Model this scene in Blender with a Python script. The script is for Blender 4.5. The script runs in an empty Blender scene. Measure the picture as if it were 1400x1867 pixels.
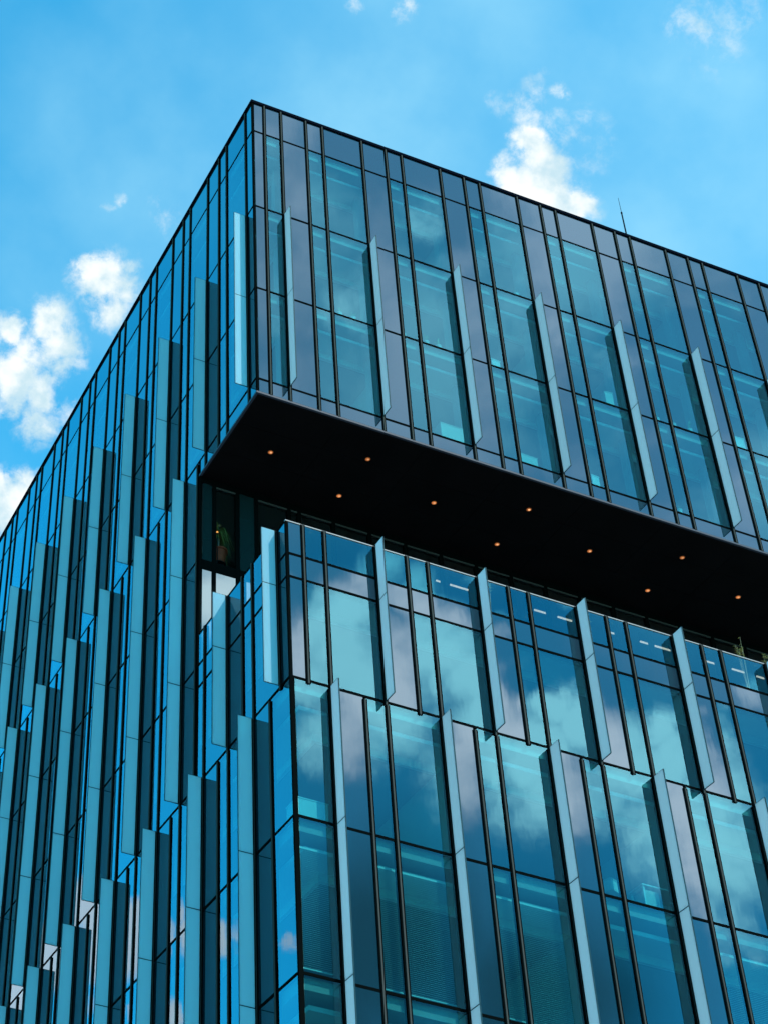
import bpy, bmesh, math, random
from mathutils import Matrix, Vector

random.seed(7)
sc = bpy.context.scene
COL = sc.collection

# ------------------------------------------------------------------ camera
CAM = Vector((-17.1762, -34.8468, -51.5208))
RIGHT = Vector((0.93202165, -0.35776626, 0.05778367))
UP = Vector((-0.27852575, -0.60513308, 0.74581323))
FWD = Vector((0.23186000, 0.71120831, 0.66364424))
F_PX, PPX, PPY, W_PX, H_PX = 3282.4, 120.46, 859.5, 1400.0, 1867.0
cd = bpy.data.cameras.new('camera')
cam = bpy.data.objects.new('camera', cd)
COL.objects.link(cam)
m = Matrix((RIGHT, UP, -FWD)).transposed().to_4x4()
m.translation = CAM
cam.matrix_world = m
cd.sensor_fit = 'VERTICAL'
cd.sensor_height = 36.0
cd.lens = F_PX / H_PX * 36.0
cd.shift_x = (W_PX / 2 - PPX) / H_PX
cd.shift_y = -(H_PX / 2 - PPY) / H_PX
cd.clip_end = 3000
sc.camera = cam


def project(p):
    q = Vector(p) - CAM
    d = q.dot(FWD)
    if d < 0.1:
        return None
    return PPX + F_PX * q.dot(RIGHT) / d, PPY - F_PX * q.dot(UP) / d


# ------------------------------------------------------------------ world sky
CLOUDS_AHEAD = [
    (0.2188,0.6350,0.7409, 0.0168,1.00), (0.2286,0.6347,0.7382, 0.0122,0.90),
    (0.2118,0.6342,0.7436, 0.0107,0.90), (0.2214,0.6459,0.7306, 0.0085,0.70),
    (0.2303,0.6459,0.7278, 0.0137,0.80), (0.2314,0.6263,0.7445, 0.0076,0.70),
    (0.2318,0.6381,0.7342, 0.0152,0.80), (0.2006,0.6610,0.7230, 0.0152,0.90),
    (0.1807,0.6719,0.7183, 0.0122,0.90), (0.2089,0.6684,0.7139, 0.0137,0.95),
    (0.1956,0.6757,0.7107, 0.0183,0.75), (0.1915,0.6886,0.6994, 0.0198,1.00),
    (0.2060,0.6878,0.6960, 0.0152,0.90), (0.2130,0.6738,0.7076, 0.0122,0.75),
    (0.2098,0.6999,0.6828, 0.0152,0.75), (0.2224,0.6873,0.6915, 0.0128,0.52),
    (0.1921,0.6974,0.6904, 0.0152,0.80), (0.1778,0.6729,0.7180, 0.0122,0.70),
    (0.2095,0.7282,0.6526, 0.0152,0.95), (0.2071,0.7374,0.6429, 0.0183,1.00),
    (0.2135,0.7225,0.6576, 0.0107,0.80), (0.2220,0.7300,0.6464, 0.0122,0.70),
    (0.1981,0.7323,0.6516, 0.0152,1.00), (0.4011,0.4847,0.7773, 0.0123,1.00),
    (0.4086,0.4873,0.7717, 0.0133,1.00), (0.4134,0.4935,0.7652, 0.0158,1.00),
    (0.4071,0.4997,0.7645, 0.0158,1.00), (0.3981,0.5036,0.7667, 0.0123,1.00),
    (0.4197,0.5001,0.7575, 0.0175,1.00), (0.4331,0.4959,0.7526, 0.0133,1.00),
    (0.3942,0.4865,0.7797, 0.0070,0.80), (0.4185,0.4854,0.7676, 0.0105,0.80),
    (0.4139,0.5009,0.7601, 0.0175,1.00), (0.4362,0.4928,0.7529, 0.0077,0.90),
    (0.3934,0.5101,0.7649, 0.0088,0.80), (0.4237,0.5079,0.7500, 0.0210,1.00),
    (0.3915,0.4751,0.7880, 0.0119,0.54), (0.3959,0.4622,0.7935, 0.0107,0.47),
    (0.4049,0.4576,0.7916, 0.0068,0.64), (0.4075,0.4698,0.7831, 0.0119,0.44),
    (0.3970,0.4797,0.7824, 0.0107,0.52), (0.4189,0.4709,0.7763, 0.0171,0.44),
    (0.4287,0.4690,0.7722, 0.0171,0.38), (0.3820,0.4778,0.7911, 0.0085,0.42),
    (0.4467,0.3996,0.8005, 0.0162,0.47), (0.4511,0.4007,0.7974, 0.0128,0.52),
    (0.4621,0.3913,0.7959, 0.0171,0.44), (0.4598,0.4031,0.7912, 0.0213,0.38),
    (0.2129,0.6020,0.7696, 0.0055,0.52), (0.2095,0.6068,0.7667, 0.0043,0.47),
    (0.2439,0.5990,0.7627, 0.0171,0.35), (0.2932,0.4748,0.8298, 0.0068,0.52),
    (0.3187,0.4631,0.8271, 0.0094,0.57),
]
CLOUDS_SUNWARD = [
    (0.3216,-0.7212,0.6136, 0.0260,1.00), (0.3308,-0.7159,0.6149, 0.0223,1.00),
    (0.3945,-0.7044,0.5900, 0.0335,0.95), (0.3938,-0.6885,0.6090, 0.0260,0.90),
    (0.3997,-0.6728,0.6226, 0.0183,0.60), (0.4248,-0.6714,0.6072, 0.0183,0.70),
    (0.4413,-0.6803,0.5852, 0.0335,0.95), (0.4603,-0.6808,0.5697, 0.0260,0.95),
    (0.4201,-0.7042,0.5723, 0.0446,0.95), (0.3801,-0.7159,0.5857, 0.0335,0.90),
    (0.4799,-0.6764,0.5587, 0.0167,0.90), (0.4752,-0.6870,0.5497, 0.0297,1.00),
    (0.4965,-0.6657,0.5571, 0.0149,0.95), (0.5083,-0.6655,0.5465, 0.0223,1.00),
    (0.4920,-0.6838,0.5388, 0.0297,1.00), (0.5261,-0.6664,0.5282, 0.0335,0.95),
    (0.5476,-0.6379,0.5414, 0.0167,1.00), (0.5559,-0.6413,0.5289, 0.0223,1.00),
    (0.5473,-0.6550,0.5210, 0.0297,0.95), (0.5345,-0.6512,0.5387, 0.0122,0.80),
    (0.5760,-0.6297,0.5213, 0.0091,0.50), (0.5620,-0.6214,0.5459, 0.0067,0.50),
    (0.5796,-0.6039,0.5472, 0.0137,0.55), (0.5718,-0.6474,0.5038, 0.0335,0.90),
    (0.5861,-0.6503,0.4834, 0.0409,0.90), (0.5060,-0.6892,0.5186, 0.0335,0.80),
    (0.4673,-0.7049,0.5336, 0.0335,0.70), (0.5551,-0.6688,0.4945, 0.0335,0.75),
    (0.5892,-0.6675,0.4554, 0.0274,0.70), (0.4049,-0.7278,0.5536, 0.0305,0.80),
    (0.4917,-0.6262,0.6051, 0.0091,0.50), (0.4518,-0.6471,0.6141, 0.0107,0.55),
    (0.4618,-0.6557,0.5973, 0.0091,0.60), (0.4470,-0.6647,0.5987, 0.0122,0.60),
    (0.3692,-0.5387,0.7573, 0.0213,0.40), (0.4330,-0.5524,0.7123, 0.0244,0.35),
    (0.3482,-0.5896,0.7288, 0.0213,0.40), (0.3921,-0.5463,0.7401, 0.0152,0.35),
    (0.4768,-0.5348,0.6976, 0.0183,0.30), (0.3109,-0.6081,0.7305, 0.0183,0.35),
]
CLOUDS_WEST = [
    (-0.3027,0.8313,0.4661, 0.0213,1.00), (-0.2908,0.8464,0.4461, 0.0213,1.00),
    (-0.2757,0.8612,0.4271, 0.0213,1.00), (-0.3198,0.8258,0.4645, 0.0183,1.00),
    (-0.3403,0.8142,0.4704, 0.0152,0.90), (-0.3534,0.8142,0.4607, 0.0122,0.70),
    (-0.3184,0.8362,0.4464, 0.0183,0.90), (-0.3980,0.7958,0.4565, 0.0079,0.50),
    (-0.3303,0.8272,0.4547, 0.0152,0.80), (-0.3534,0.8346,0.4224, 0.0122,0.80),
    (-0.3088,0.8494,0.4280, 0.0122,0.60), (-0.3746,0.8043,0.4612, 0.0091,0.50),
]
ADDED_SKY_DARK = [
    (0.4490,-0.7727,0.4486, 0.0792,1.00), (0.5131,-0.7476,0.4217, 0.0792,1.00),
    (0.4286,-0.7979,0.4238, 0.0762,1.00),
]

SUN_AZ, SUN_EL = 154.8, 42.6      # degrees clockwise from +Y, above the horizon
wd = bpy.data.worlds.new('World')
sc.world = wd
wd.use_nodes = True
nt = wd.node_tree
N, L = nt.nodes, nt.links
N.clear()


def wn(t, **kw):
    n = N.new(t)
    for k, v in kw.items():
        setattr(n, k, v)
    return n


def lk(a, b):
    L.new(a, b)


wout = wn('ShaderNodeOutputWorld')
bg = wn('ShaderNodeBackground')
bg.inputs['Strength'].default_value = 0.15
lk(bg.outputs[0], wout.inputs[0])
sky = wn('ShaderNodeTexSky', sky_type='NISHITA', sun_disc=False)
sky.sun_elevation = math.radians(SUN_EL)
sky.sun_rotation = math.radians(SUN_AZ)
sky.dust_density = 0.05
sky.ozone_density = 4.0
tint = wn('ShaderNodeMix', data_type='RGBA', blend_type='MULTIPLY')
tint.inputs[0].default_value = 1.0
tint.inputs[7].default_value = (0.175, 0.91, 0.87, 1)
lk(sky.outputs[0], tint.inputs[6])
tc = wn('ShaderNodeTexCoord')
DIR = tc.outputs['Generated']


def noise(scale, detail, rough, vec=None):
    n = wn('ShaderNodeTexNoise')
    n.inputs['Scale'].default_value = scale
    n.inputs['Detail'].default_value = detail
    n.inputs['Roughness'].default_value = rough
    lk(vec or DIR, n.inputs['Vector'])
    return n


def vmath(op, a, b):
    n = wn('ShaderNodeVectorMath', operation=op)
    for i, v in enumerate((a, b)):
        if v is None:
            continue
        if isinstance(v, (tuple, Vector)):
            n.inputs[i].default_value = v
        else:
            lk(v, n.inputs[i])
    return n


def math_n(op, a, b=None, clamp=False):
    n = wn('ShaderNodeMath', operation=op)
    n.use_clamp = clamp
    for i, v in enumerate((a, b)):
        if v is None:
            continue
        if isinstance(v, (int, float)):
            n.inputs[i].default_value = v
        else:
            lk(v, n.inputs[i])
    return n.outputs[0]


def maprange(v, a, b, c, d, smooth=True):
    n = wn('ShaderNodeMapRange')
    n.interpolation_type = 'SMOOTHSTEP' if smooth else 'LINEAR'
    lk(v, n.inputs['Value'])
    for k, x in zip(('From Min', 'From Max', 'To Min', 'To Max'), (a, b, c, d)):
        n.inputs[k].default_value = x
    return n.outputs['Result']


def warped(scale, amp, detail=5):
    n = noise(scale, detail, 0.6)
    s = vmath('SUBTRACT', n.outputs['Color'], (0.5, 0.5, 0.5))
    k = wn('ShaderNodeVectorMath', operation='SCALE')
    lk(s.outputs[0], k.inputs[0])
    k.inputs['Scale'].default_value = amp
    return vmath('ADD', DIR, k.outputs[0]).outputs[0]


def blobs(lst, vec, soft):
    acc = None
    for x, y, z, r, w in lst:
        d = vmath('DISTANCE', vec, (x, y, z)).outputs['Value']
        v = maprange(d, r * soft, r * 0.15, 0.0, w)
        acc = v if acc is None else math_n('SMOOTH_MAX', acc, v) if False else math_n('MAXIMUM', acc, v)
    return acc


def mixcol(fac, a, b):
    n = wn('ShaderNodeMix', data_type='RGBA')
    if isinstance(fac, (int, float)):
        n.inputs[0].default_value = fac
    else:
        lk(fac, n.inputs[0])
    for i, v in ((6, a), (7, b)):
        if isinstance(v, tuple):
            n.inputs[i].default_value = v
        else:
            lk(v, n.inputs[i])
    return n.outputs[2]


SUN_VEIL = [(0.286, -0.555, 0.781, 0.13, 1.0), (0.406, -0.543, 0.735, 0.16, 1.0), (0.520, -0.520, 0.678, 0.15, 1.0),
            (0.294, -0.509, 0.809, 0.12, 1.0), (0.430, -0.478, 0.766, 0.13, 1.0)]
# thin high haze everywhere, in soft irregular veils
vo = vmath('ADD', DIR, (3.7, 1.3, 0.4))
veil = noise(5.0, 6, 0.55, vo.outputs[0])
SKY_VEIL = [(0.3187,0.5008,0.8048, 0.1158,0.50), (0.2438,0.5841,0.7742, 0.0792,0.42), (0.4530,0.4748,0.7546, 0.1005,0.55), (0.4564,0.4131,0.7881, 0.0560,0.58), (0.1918,0.5780,0.7931, 0.0488,0.30), (0.1813,0.6434,0.7437, 0.0609,0.25), (0.2677,0.5020,0.8224, 0.0609,0.30), ]
veil_m = blobs(SKY_VEIL, warped(5.0, 0.09, 4), 1.6)
veil_f = math_n('ADD', maprange(veil.outputs['Fac'], 0.42, 0.70, 0.0, 0.16), math_n('MULTIPLY', veil_m, maprange(veil.outputs['Fac'], 0.30, 0.66, 0.35, 1.0)), True)
col = mixcol(veil_f, tint.outputs[2], (0.95, 1.95, 2.45, 1))
# cumulus ahead of the camera
fbm = noise(62.0, 10, 0.66, warped(30.0, 0.014))
wv = warped(38.0, 0.022, 8)
m1 = blobs(CLOUDS_AHEAD, wv, 1.55)
amp1 = math_n('MULTIPLY', maprange(m1, 0.0, 0.30, 0.0, 2.3), maprange(m1, 0.55, 1.0, 1.0, 0.55))
d1 = math_n('ADD', m1, math_n('MULTIPLY', math_n('SUBTRACT', fbm.outputs['Fac'], 0.5), amp1))
a1 = math_n('MULTIPLY', maprange(d1, 0.14, 0.95, 0.0, 1.0), maprange(m1, 0.0, 0.75, 0.0, 0.97, False))
shade = noise(45.0, 5, 0.55)
c1 = mixcol(maprange(shade.outputs['Fac'], 0.36, 0.62, 0.0, 1.0), (1.40, 1.90, 2.12, 1), (2.4, 2.5, 2.45, 1))
col = mixcol(a1, col, c1)
# brighter clouds round the sun, behind the camera
wv2 = warped(22.0, 0.035, 7)
fbm2 = noise(34.0, 9, 0.6, warped(14.0, 0.03))
m2 = blobs(CLOUDS_SUNWARD, wv2, 1.3)
d2 = math_n('ADD', m2, math_n('MULTIPLY', math_n('SUBTRACT', fbm2.outputs['Fac'], 0.5), maprange(m2, 0.0, 0.3, 0.15, 1.25)))
a2 = maprange(d2, 0.08, 1.0, 0.0, 0.98)
# a wide milky veil above the sun
mv = blobs(SUN_VEIL, warped(6.0, 0.08, 4), 1.4)
nv = noise(11.0, 6, 0.55, warped(7.0, 0.05))
av = math_n('MULTIPLY', mv, maprange(nv.outputs['Fac'], 0.37, 0.64, 0.10, 0.56))
col = mixcol(av, col, (7.4, 8.6, 9.2, 1))
col = mixcol(a2, col, (9.8, 11.0, 11.3, 1))
# dark patch added low in the sky behind the camera, dims street-face reflections
m4 = blobs(ADDED_SKY_DARK, warped(8.0, 0.05, 4), 1.25)
col = mixcol(math_n('MULTIPLY', m4, 0.86), col, (0.10, 0.32, 0.42, 1))
# boost added to the unseen sky that the side glass reflects
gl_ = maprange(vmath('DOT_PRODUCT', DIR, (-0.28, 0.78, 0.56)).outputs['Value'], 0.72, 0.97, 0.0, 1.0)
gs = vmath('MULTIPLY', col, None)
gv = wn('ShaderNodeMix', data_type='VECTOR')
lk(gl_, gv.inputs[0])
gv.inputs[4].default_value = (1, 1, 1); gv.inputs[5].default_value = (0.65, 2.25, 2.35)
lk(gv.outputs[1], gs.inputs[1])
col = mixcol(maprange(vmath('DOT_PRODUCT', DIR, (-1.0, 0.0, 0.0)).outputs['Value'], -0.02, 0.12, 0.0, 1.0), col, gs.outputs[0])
# pale clouds low to the west
m3 = blobs(CLOUDS_WEST, warped(28.0, 0.03, 6), 1.3)
d3 = math_n('ADD', m3, math_n('MULTIPLY', math_n('SUBTRACT', fbm.outputs['Fac'], 0.5), maprange(m3, 0.0, 0.3, 0.0, 1.0)))
a3 = maprange(d3, 0.15, 0.7, 0.0, 0.95)
col = mixcol(a3, col, (5.6, 5.4, 5.8, 1))
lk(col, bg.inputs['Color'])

sl = bpy.data.lights.new('sun', 'SUN')
sl.energy = 2.0
sl.angle = math.radians(0.53)
sl.color = (1.0, 0.95, 0.88)
so = bpy.data.objects.new('sun', sl)
COL.objects.link(so)
az, el = math.radians(SUN_AZ), math.radians(SUN_EL)
sd = Vector((math.sin(az) * math.cos(el), math.cos(az) * math.cos(el), math.sin(el)))
so.rotation_euler = sd.to_track_quat('Z', 'Y').to_euler()

sc.view_settings.view_transform = 'Standard'
sc.view_settings.look = 'None'
sc.view_settings.exposure = 1.53
sc.view_settings.gamma = 1.0
sc.cycles.max_bounces = 9
sc.cycles.glossy_bounces = 4
sc.cycles.transparent_max_bounces = 16
sc.cycles.sample_clamp_indirect = 6.0
sc.cycles.use_denoising = True


# ------------------------------------------------------------------ materials
def newmat(name):
    mt = bpy.data.materials.new(name)
    mt.use_nodes = True
    t = mt.node_tree
    t.nodes.clear()
    o = t.nodes.new('ShaderNodeOutputMaterial')
    return mt, t, o


def principled(name, colr, rough=0.6, metal=0.0, spec=0.5, var=0.0, vscale=3.0, bump=0.0):
    mt, t, o = newmat(name)
    p = t.nodes.new('ShaderNodeBsdfPrincipled')
    p.inputs['Base Color'].default_value = (*colr, 1)
    p.inputs['Roughness'].default_value = rough
    p.inputs['Metallic'].default_value = metal
    p.inputs['Specular IOR Level'].default_value = spec
    if var or bump:
        g = t.nodes.new('ShaderNodeTexCoord')
        n = t.nodes.new('ShaderNodeTexNoise')
        n.inputs['Scale'].default_value = vscale
        n.inputs['Detail'].default_value = 6
        t.links.new(g.outputs['Object'], n.inputs['Vector'])
        if var:
            r = t.nodes.new('ShaderNodeMix')
            r.data_type = 'RGBA'
            r.inputs[6].default_value = (*[c * (1 - var) for c in colr], 1)
            r.inputs[7].default_value = (*[min(1, c * (1 + var)) for c in colr], 1)
            t.links.new(n.outputs['Fac'], r.inputs[0])
            t.links.new(r.outputs[2], p.inputs['Base Color'])
        if bump:
            b = t.nodes.new('ShaderNodeBump')
            b.inputs['Strength'].default_value = bump
            t.links.new(n.outputs['Fac'], b.inputs['Height'])
            t.links.new(b.outputs[0], p.inputs['Normal'])
    t.links.new(p.outputs[0], o.inputs[0])
    return mt


def mirror_fac(t, f0, power, waviness=None):
    """angle-dependent reflectance of coated glass: f0 head on, rising to 1 at grazing"""
    lw = t.nodes.new('ShaderNodeLayerWeight')
    lw.inputs['Blend'].default_value = 0.5      # Facing = 1 - cos
    p = t.nodes.new('ShaderNodeMath'); p.operation = 'POWER'
    t.links.new(lw.outputs['Facing'], p.inputs[0]); p.inputs[1].default_value = power
    mr = t.nodes.new('ShaderNodeMapRange')
    t.links.new(p.outputs[0], mr.inputs['Value'])
    mr.inputs['To Min'].default_value = f0
    mr.inputs['To Max'].default_value = 1.0
    return mr.outputs['Result']


def coat_colour(t, near, graze):
    """the metallic coating turns bluer towards grazing view"""
    lw = t.nodes.new('ShaderNodeLayerWeight'); lw.inputs['Blend'].default_value = 0.5
    sh = t.nodes.new('ShaderNodeMapRange')
    sh.inputs['From Min'].default_value = 0.48; sh.inputs['From Max'].default_value = 0.60
    t.links.new(lw.outputs['Facing'], sh.inputs['Value'])
    cm = t.nodes.new('ShaderNodeMix'); cm.data_type = 'RGBA'
    cm.inputs[6].default_value = (*near, 1); cm.inputs[7].default_value = (*graze, 1)
    t.links.new(sh.outputs['Result'], cm.inputs[0])
    return cm.outputs[2]


def roller_wave(t, strength):
    """faint vertical roller-wave of tempered glass"""
    g = t.nodes.new('ShaderNodeTexCoord')
    mp = t.nodes.new('ShaderNodeMapping')
    mp.inputs['Scale'].default_value = (1.6, 1.6, 0.45)
    t.links.new(g.outputs['Object'], mp.inputs['Vector'])
    n = t.nodes.new('ShaderNodeTexNoise')
    n.inputs['Scale'].default_value = 1.5
    n.inputs['Detail'].default_value = 2
    t.links.new(mp.outputs[0], n.inputs['Vector'])
    b = t.nodes.new('ShaderNodeBump')
    b.inputs['Strength'].default_value = strength
    b.inputs['Distance'].default_value = 0.05
    t.links.new(n.outputs['Fac'], b.inputs['Height'])
    return b.outputs[0]


GRAZE = (0.42, 0.60, 0.68)


def vision_glass(name, trans, refl, f0, power, wave=0.009):
    mt, t, o = newmat(name)
    tr = t.nodes.new('ShaderNodeBsdfTransparent'); tr.inputs[0].default_value = (*trans, 1)
    gl = t.nodes.new('ShaderNodeBsdfGlossy')
    t.links.new(coat_colour(t, refl, GRAZE), gl.inputs['Color'])
    gl.inputs['Roughness'].default_value = 0.0
    t.links.new(roller_wave(t, wave), gl.inputs['Normal'])
    mx = t.nodes.new('ShaderNodeMixShader')
    t.links.new(mirror_fac(t, f0, power), mx.inputs[0])
    t.links.new(tr.outputs[0], mx.inputs[1]); t.links.new(gl.outputs[0], mx.inputs[2])
    t.links.new(mx.outputs[0], o.inputs[0])
    return mt


def opaque_glass(name, base, refl, f0, power, wave=0.009):
    mt, t, o = newmat(name)
    df = t.nodes.new('ShaderNodeBsdfDiffuse'); df.inputs[0].default_value = (*base, 1)
    gl = t.nodes.new('ShaderNodeBsdfGlossy')
    gl.inputs['Roughness'].default_value = 0.02
    t.links.new(coat_colour(t, refl, GRAZE), gl.inputs['Color'])
    t.links.new(roller_wave(t, wave), gl.inputs['Normal'])
    mx = t.nodes.new('ShaderNodeMixShader')
    t.links.new(mirror_fac(t, f0, power), mx.inputs[0])
    t.links.new(df.outputs[0], mx.inputs[1]); t.links.new(gl.outputs[0], mx.inputs[2])
    t.links.new(mx.outputs[0], o.inputs[0])
    return mt


def clear(name, colr):
    mt, t, o = newmat(name)
    tr = t.nodes.new('ShaderNodeBsdfTransparent'); tr.inputs[0].default_value = (*colr, 1)
    t.links.new(tr.outputs[0], o.inputs[0])
    return mt


def fin_glass(name, colr, trans, coat):
    """laminated glass with a white frit: diffuse, a little translucent, satin face"""
    mt, t, o = newmat(name)
    g = t.nodes.new('ShaderNodeTexCoord')
    mp = t.nodes.new('ShaderNodeMapping'); mp.inputs['Scale'].default_value = (1, 1, 0.12)
    t.links.new(g.outputs['Object'], mp.inputs['Vector'])
    n = t.nodes.new('ShaderNodeTexNoise'); n.inputs['Scale'].default_value = 2.5; n.inputs['Detail'].default_value = 5
    t.links.new(mp.outputs[0], n.inputs['Vector'])
    r = t.nodes.new('ShaderNodeMix'); r.data_type = 'RGBA'
    r.inputs[6].default_value = (*[c * 0.86 for c in colr], 1)
    r.inputs[7].default_value = (*[c * 1.1 for c in colr], 1)
    t.links.new(n.outputs['Fac'], r.inputs[0])
    oi_ = t.nodes.new('ShaderNodeObjectInfo')
    rv = t.nodes.new('ShaderNodeMapRange'); rv.inputs['To Min'].default_value = 0.88; rv.inputs['To Max'].default_value = 1.08
    t.links.new(oi_.outputs['Random'], rv.inputs['Value'])
    hs = t.nodes.new('ShaderNodeHueSaturation')
    t.links.new(rv.outputs['Result'], hs.inputs['Value']); t.links.new(r.outputs[2], hs.inputs['Color'])
    df = t.nodes.new('ShaderNodeBsdfDiffuse'); t.links.new(hs.outputs[0], df.inputs[0])
    tl = t.nodes.new('ShaderNodeBsdfTranslucent'); tl.inputs[0].default_value = (0.62, 0.71, 0.74, 1)   # the frit passes the warm end
    m1_ = t.nodes.new('ShaderNodeMixShader'); m1_.inputs[0].default_value = trans
    t.links.new(df.outputs[0], m1_.inputs[1]); t.links.new(tl.outputs[0], m1_.inputs[2])
    gl = t.nodes.new('ShaderNodeBsdfGlossy'); gl.inputs['Color'].default_value = (0.85, 1, 1, 1)
    gl.inputs['Roughness'].default_value = 0.6
    m2_ = t.nodes.new('ShaderNodeMixShader')
    t.links.new(mirror_fac(t, coat, 8.0), m2_.inputs[0])
    t.links.new(m1_.outputs[0], m2_.inputs[1]); t.links.new(gl.outputs[0], m2_.inputs[2])
    t.links.new(m2_.outputs[0], o.inputs[0])
    return mt


def emit(name, colr, s):
    mt, t, o = newmat(name)
    e = t.nodes.new('ShaderNodeEmission')
    e.inputs[0].default_value = (*colr, 1); e.inputs[1].default_value = s
    t.links.new(e.outputs[0], o.inputs[0])
    return mt


M_VIS = vision_glass('coated_vision_glass', (0.20, 0.57, 0.58), (0.28, 0.74, 0.89), 0.135, 3.9)
M_RAILG = vision_glass('clear_terrace_glass', (0.62, 0.76, 0.76), (0.14, 0.68, 0.90), 0.12, 3.9)
M_BACK = clear('glass_inner_face', (0.97, 0.99, 0.98))
M_SPAN = opaque_glass('spandrel_glass', (0.002, 0.014, 0.020), (0.58, 0.69, 0.82), 0.12, 3.9)
M_SPAN2 = opaque_glass('terrace_wall_glass', (0.006, 0.02, 0.022), (0.75, 0.92, 1.0), 0.1, 2.6)
M_FIN = fin_glass('fritted_fin_glass', (0.38, 0.62, 0.72), 0.70, 0.001)
M_FINEDGE = principled('fin_edge', (0.01, 0.04, 0.05), 0.5, 0.0, 0.03)
M_MUL = principled('black_anodised_aluminium', (0.0022, 0.003, 0.003), 0.8, 0.0, 0.0)
M_CAP = principled('dark_grey_cap', (0.045, 0.046, 0.043), 0.8, 0.0, 0.0)
M_COPING = principled('dark_coping', (0.0025, 0.004, 0.008), 0.8, 0.0, 0.0)
M_TRIM = principled('grey_soffit_trim', (0.035, 0.045, 0.06), 0.5, 0.0, 0.06)
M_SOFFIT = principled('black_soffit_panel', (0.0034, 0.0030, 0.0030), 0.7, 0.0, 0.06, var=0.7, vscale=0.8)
M_RAIL = principled('pale_aluminium_rail', (0.20, 0.20, 0.20), 0.5, 0.0, 0.1)
M_SLAB = principled('concrete_slab', (0.28, 0.28, 0.27), 0.8, var=0.15)
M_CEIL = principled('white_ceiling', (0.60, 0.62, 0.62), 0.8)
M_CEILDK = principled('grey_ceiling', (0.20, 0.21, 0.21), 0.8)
M_WALL = principled('interior_wall', (0.34, 0.36, 0.36), 0.85, var=0.1, vscale=0.7)
M_DARK = principled('dark_interior', (0.02, 0.022, 0.022), 0.85)
M_BROWN = principled('brown_ceiling', (0.09, 0.085, 0.07), 0.85)
M_CARPET = principled('grey_carpet', (0.10, 0.10, 0.11), 0.95)
M_ROOF = principled('roof_membrane', (0.25, 0.25, 0.24), 0.9, var=0.2)
M_BLIND = principled('blind_slat', (0.55, 0.57, 0.56), 0.5)
M_WHITE = principled('white_laminate', (0.60, 0.60, 0.59), 0.6, 0.0, 0.1)
M_POT = principled('terracotta', (0.55, 0.055, 0.018), 0.7, var=0.15, vscale=8)
M_LEAF = principled('yellow_green_leaf', (0.30, 0.25, 0.06), 0.5, var=0.4, vscale=6)
M_LEAF2 = principled('green_leaf', (0.06, 0.12, 0.03), 0.5, var=0.4, vscale=6)
M_LEAF3 = principled('pale_green_leaf', (0.22, 0.34, 0.16), 0.6, var=0.4, vscale=6)
M_SOIL = principled('soil', (0.03, 0.02, 0.015), 0.95)
M_CARD = principled('cardboard', (0.50, 0.46, 0.42), 0.8, var=0.1)
M_METAL = principled('dark_metal', (0.010, 0.014, 0.02), 0.7, 0.0, 0.0)
M_LAMPS = [(emit('warm_downlight', (1.0, 0.30, 0.08), a), emit('warm_downlight_core', (1.0, 0.48, 0.22), b)) for a, b in ((0.16, 0.34), (0.11, 0.46), (0.20, 0.30), (0.13, 0.24))]
M_RING = principled('downlight_ring', (0.10, 0.045, 0.02), 0.35, 0.5)
M_TUBE = emit('white_strip_light', (1.0, 0.72, 0.62), 0.5)
M_BULB = emit('warm_bulb', (1.0, 0.38, 0.09), 0.7)
M_PAVE = principled('paving', (0.22, 0.21, 0.20), 0.85, var=0.25, vscale=0.5)


# ------------------------------------------------------------------ mesh helpers
class MB:
    """collects boxes and other pieces, then links ONE mesh object"""
    def __init__(self):
        self.v, self.f, self.mi, self.mats = [], [], [], []

    def slot(self, mt):
        if mt not in self.mats:
            self.mats.append(mt)
        return self.mats.index(mt)

    def faces(self, verts, faces, mt):
        b = len(self.v)
        self.v += [tuple(v) for v in verts]
        s = self.slot(mt)
        for f in faces:
            self.f.append(tuple(b + i for i in f)); self.mi.append(s)

    def box(self, x0, x1, y0, y1, z0, z1, mt):
        if x1 < x0: x0, x1 = x1, x0
        if y1 < y0: y0, y1 = y1, y0
        vs = [(x0, y0, z0), (x1, y0, z0), (x1, y1, z0), (x0, y1, z0),
              (x0, y0, z1), (x1, y0, z1), (x1, y1, z1), (x0, y1, z1)]
        fs = [(0, 3, 2, 1), (4, 5, 6, 7), (0, 1, 5, 4), (1, 2, 6, 5), (2, 3, 7, 6), (3, 0, 4, 7)]
        self.faces(vs, fs, mt)

    def lathe(self, c, prof, mt, n=20):
        """profile of (radius, z) turned about a vertical axis through c"""
        vs, fs = [], []
        for r, z in prof:
            for k in range(n):
                a = 2 * math.pi * k / n
                vs.append((c[0] + r * math.cos(a), c[1] + r * math.sin(a), c[2] + z))
        for i in range(len(prof) - 1):
            for k in range(n):
                k2 = (k + 1) % n
                fs.append((i * n + k, i * n + k2, (i + 1) * n + k2, (i + 1) * n + k))
        fs.append(tuple(range(n - 1, -1, -1)))
        fs.append(tuple((len(prof) - 1) * n + k for k in range(n)))
        self.faces(vs, fs, mt)

    def build(self, name, parent=None, smooth=False):
        me = bpy.data.meshes.new(name)
        me.from_pydata(self.v, [], self.f)
        for mt in self.mats:
            me.materials.append(mt)
        me.polygons.foreach_set('material_index', self.mi)
        if smooth:
            me.polygons.foreach_set('use_smooth', [True] * len(self.f))
        me.update()
        o = bpy.data.objects.new(name, me)
        COL.objects.link(o)
        if parent:
            o.parent = parent
        return o


def empty(name, loc=(0, 0, 0)):
    o = bpy.data.objects.new(name, None)
    COL.objects.link(o)
    o.location = loc
    return o


def tag(o, label=None, cat=None, group=None, kind=None):
    for k, v in (('label', label), ('category', cat), ('group', group), ('kind', kind)):
        if v:
            o[k] = v
    return o


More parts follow.
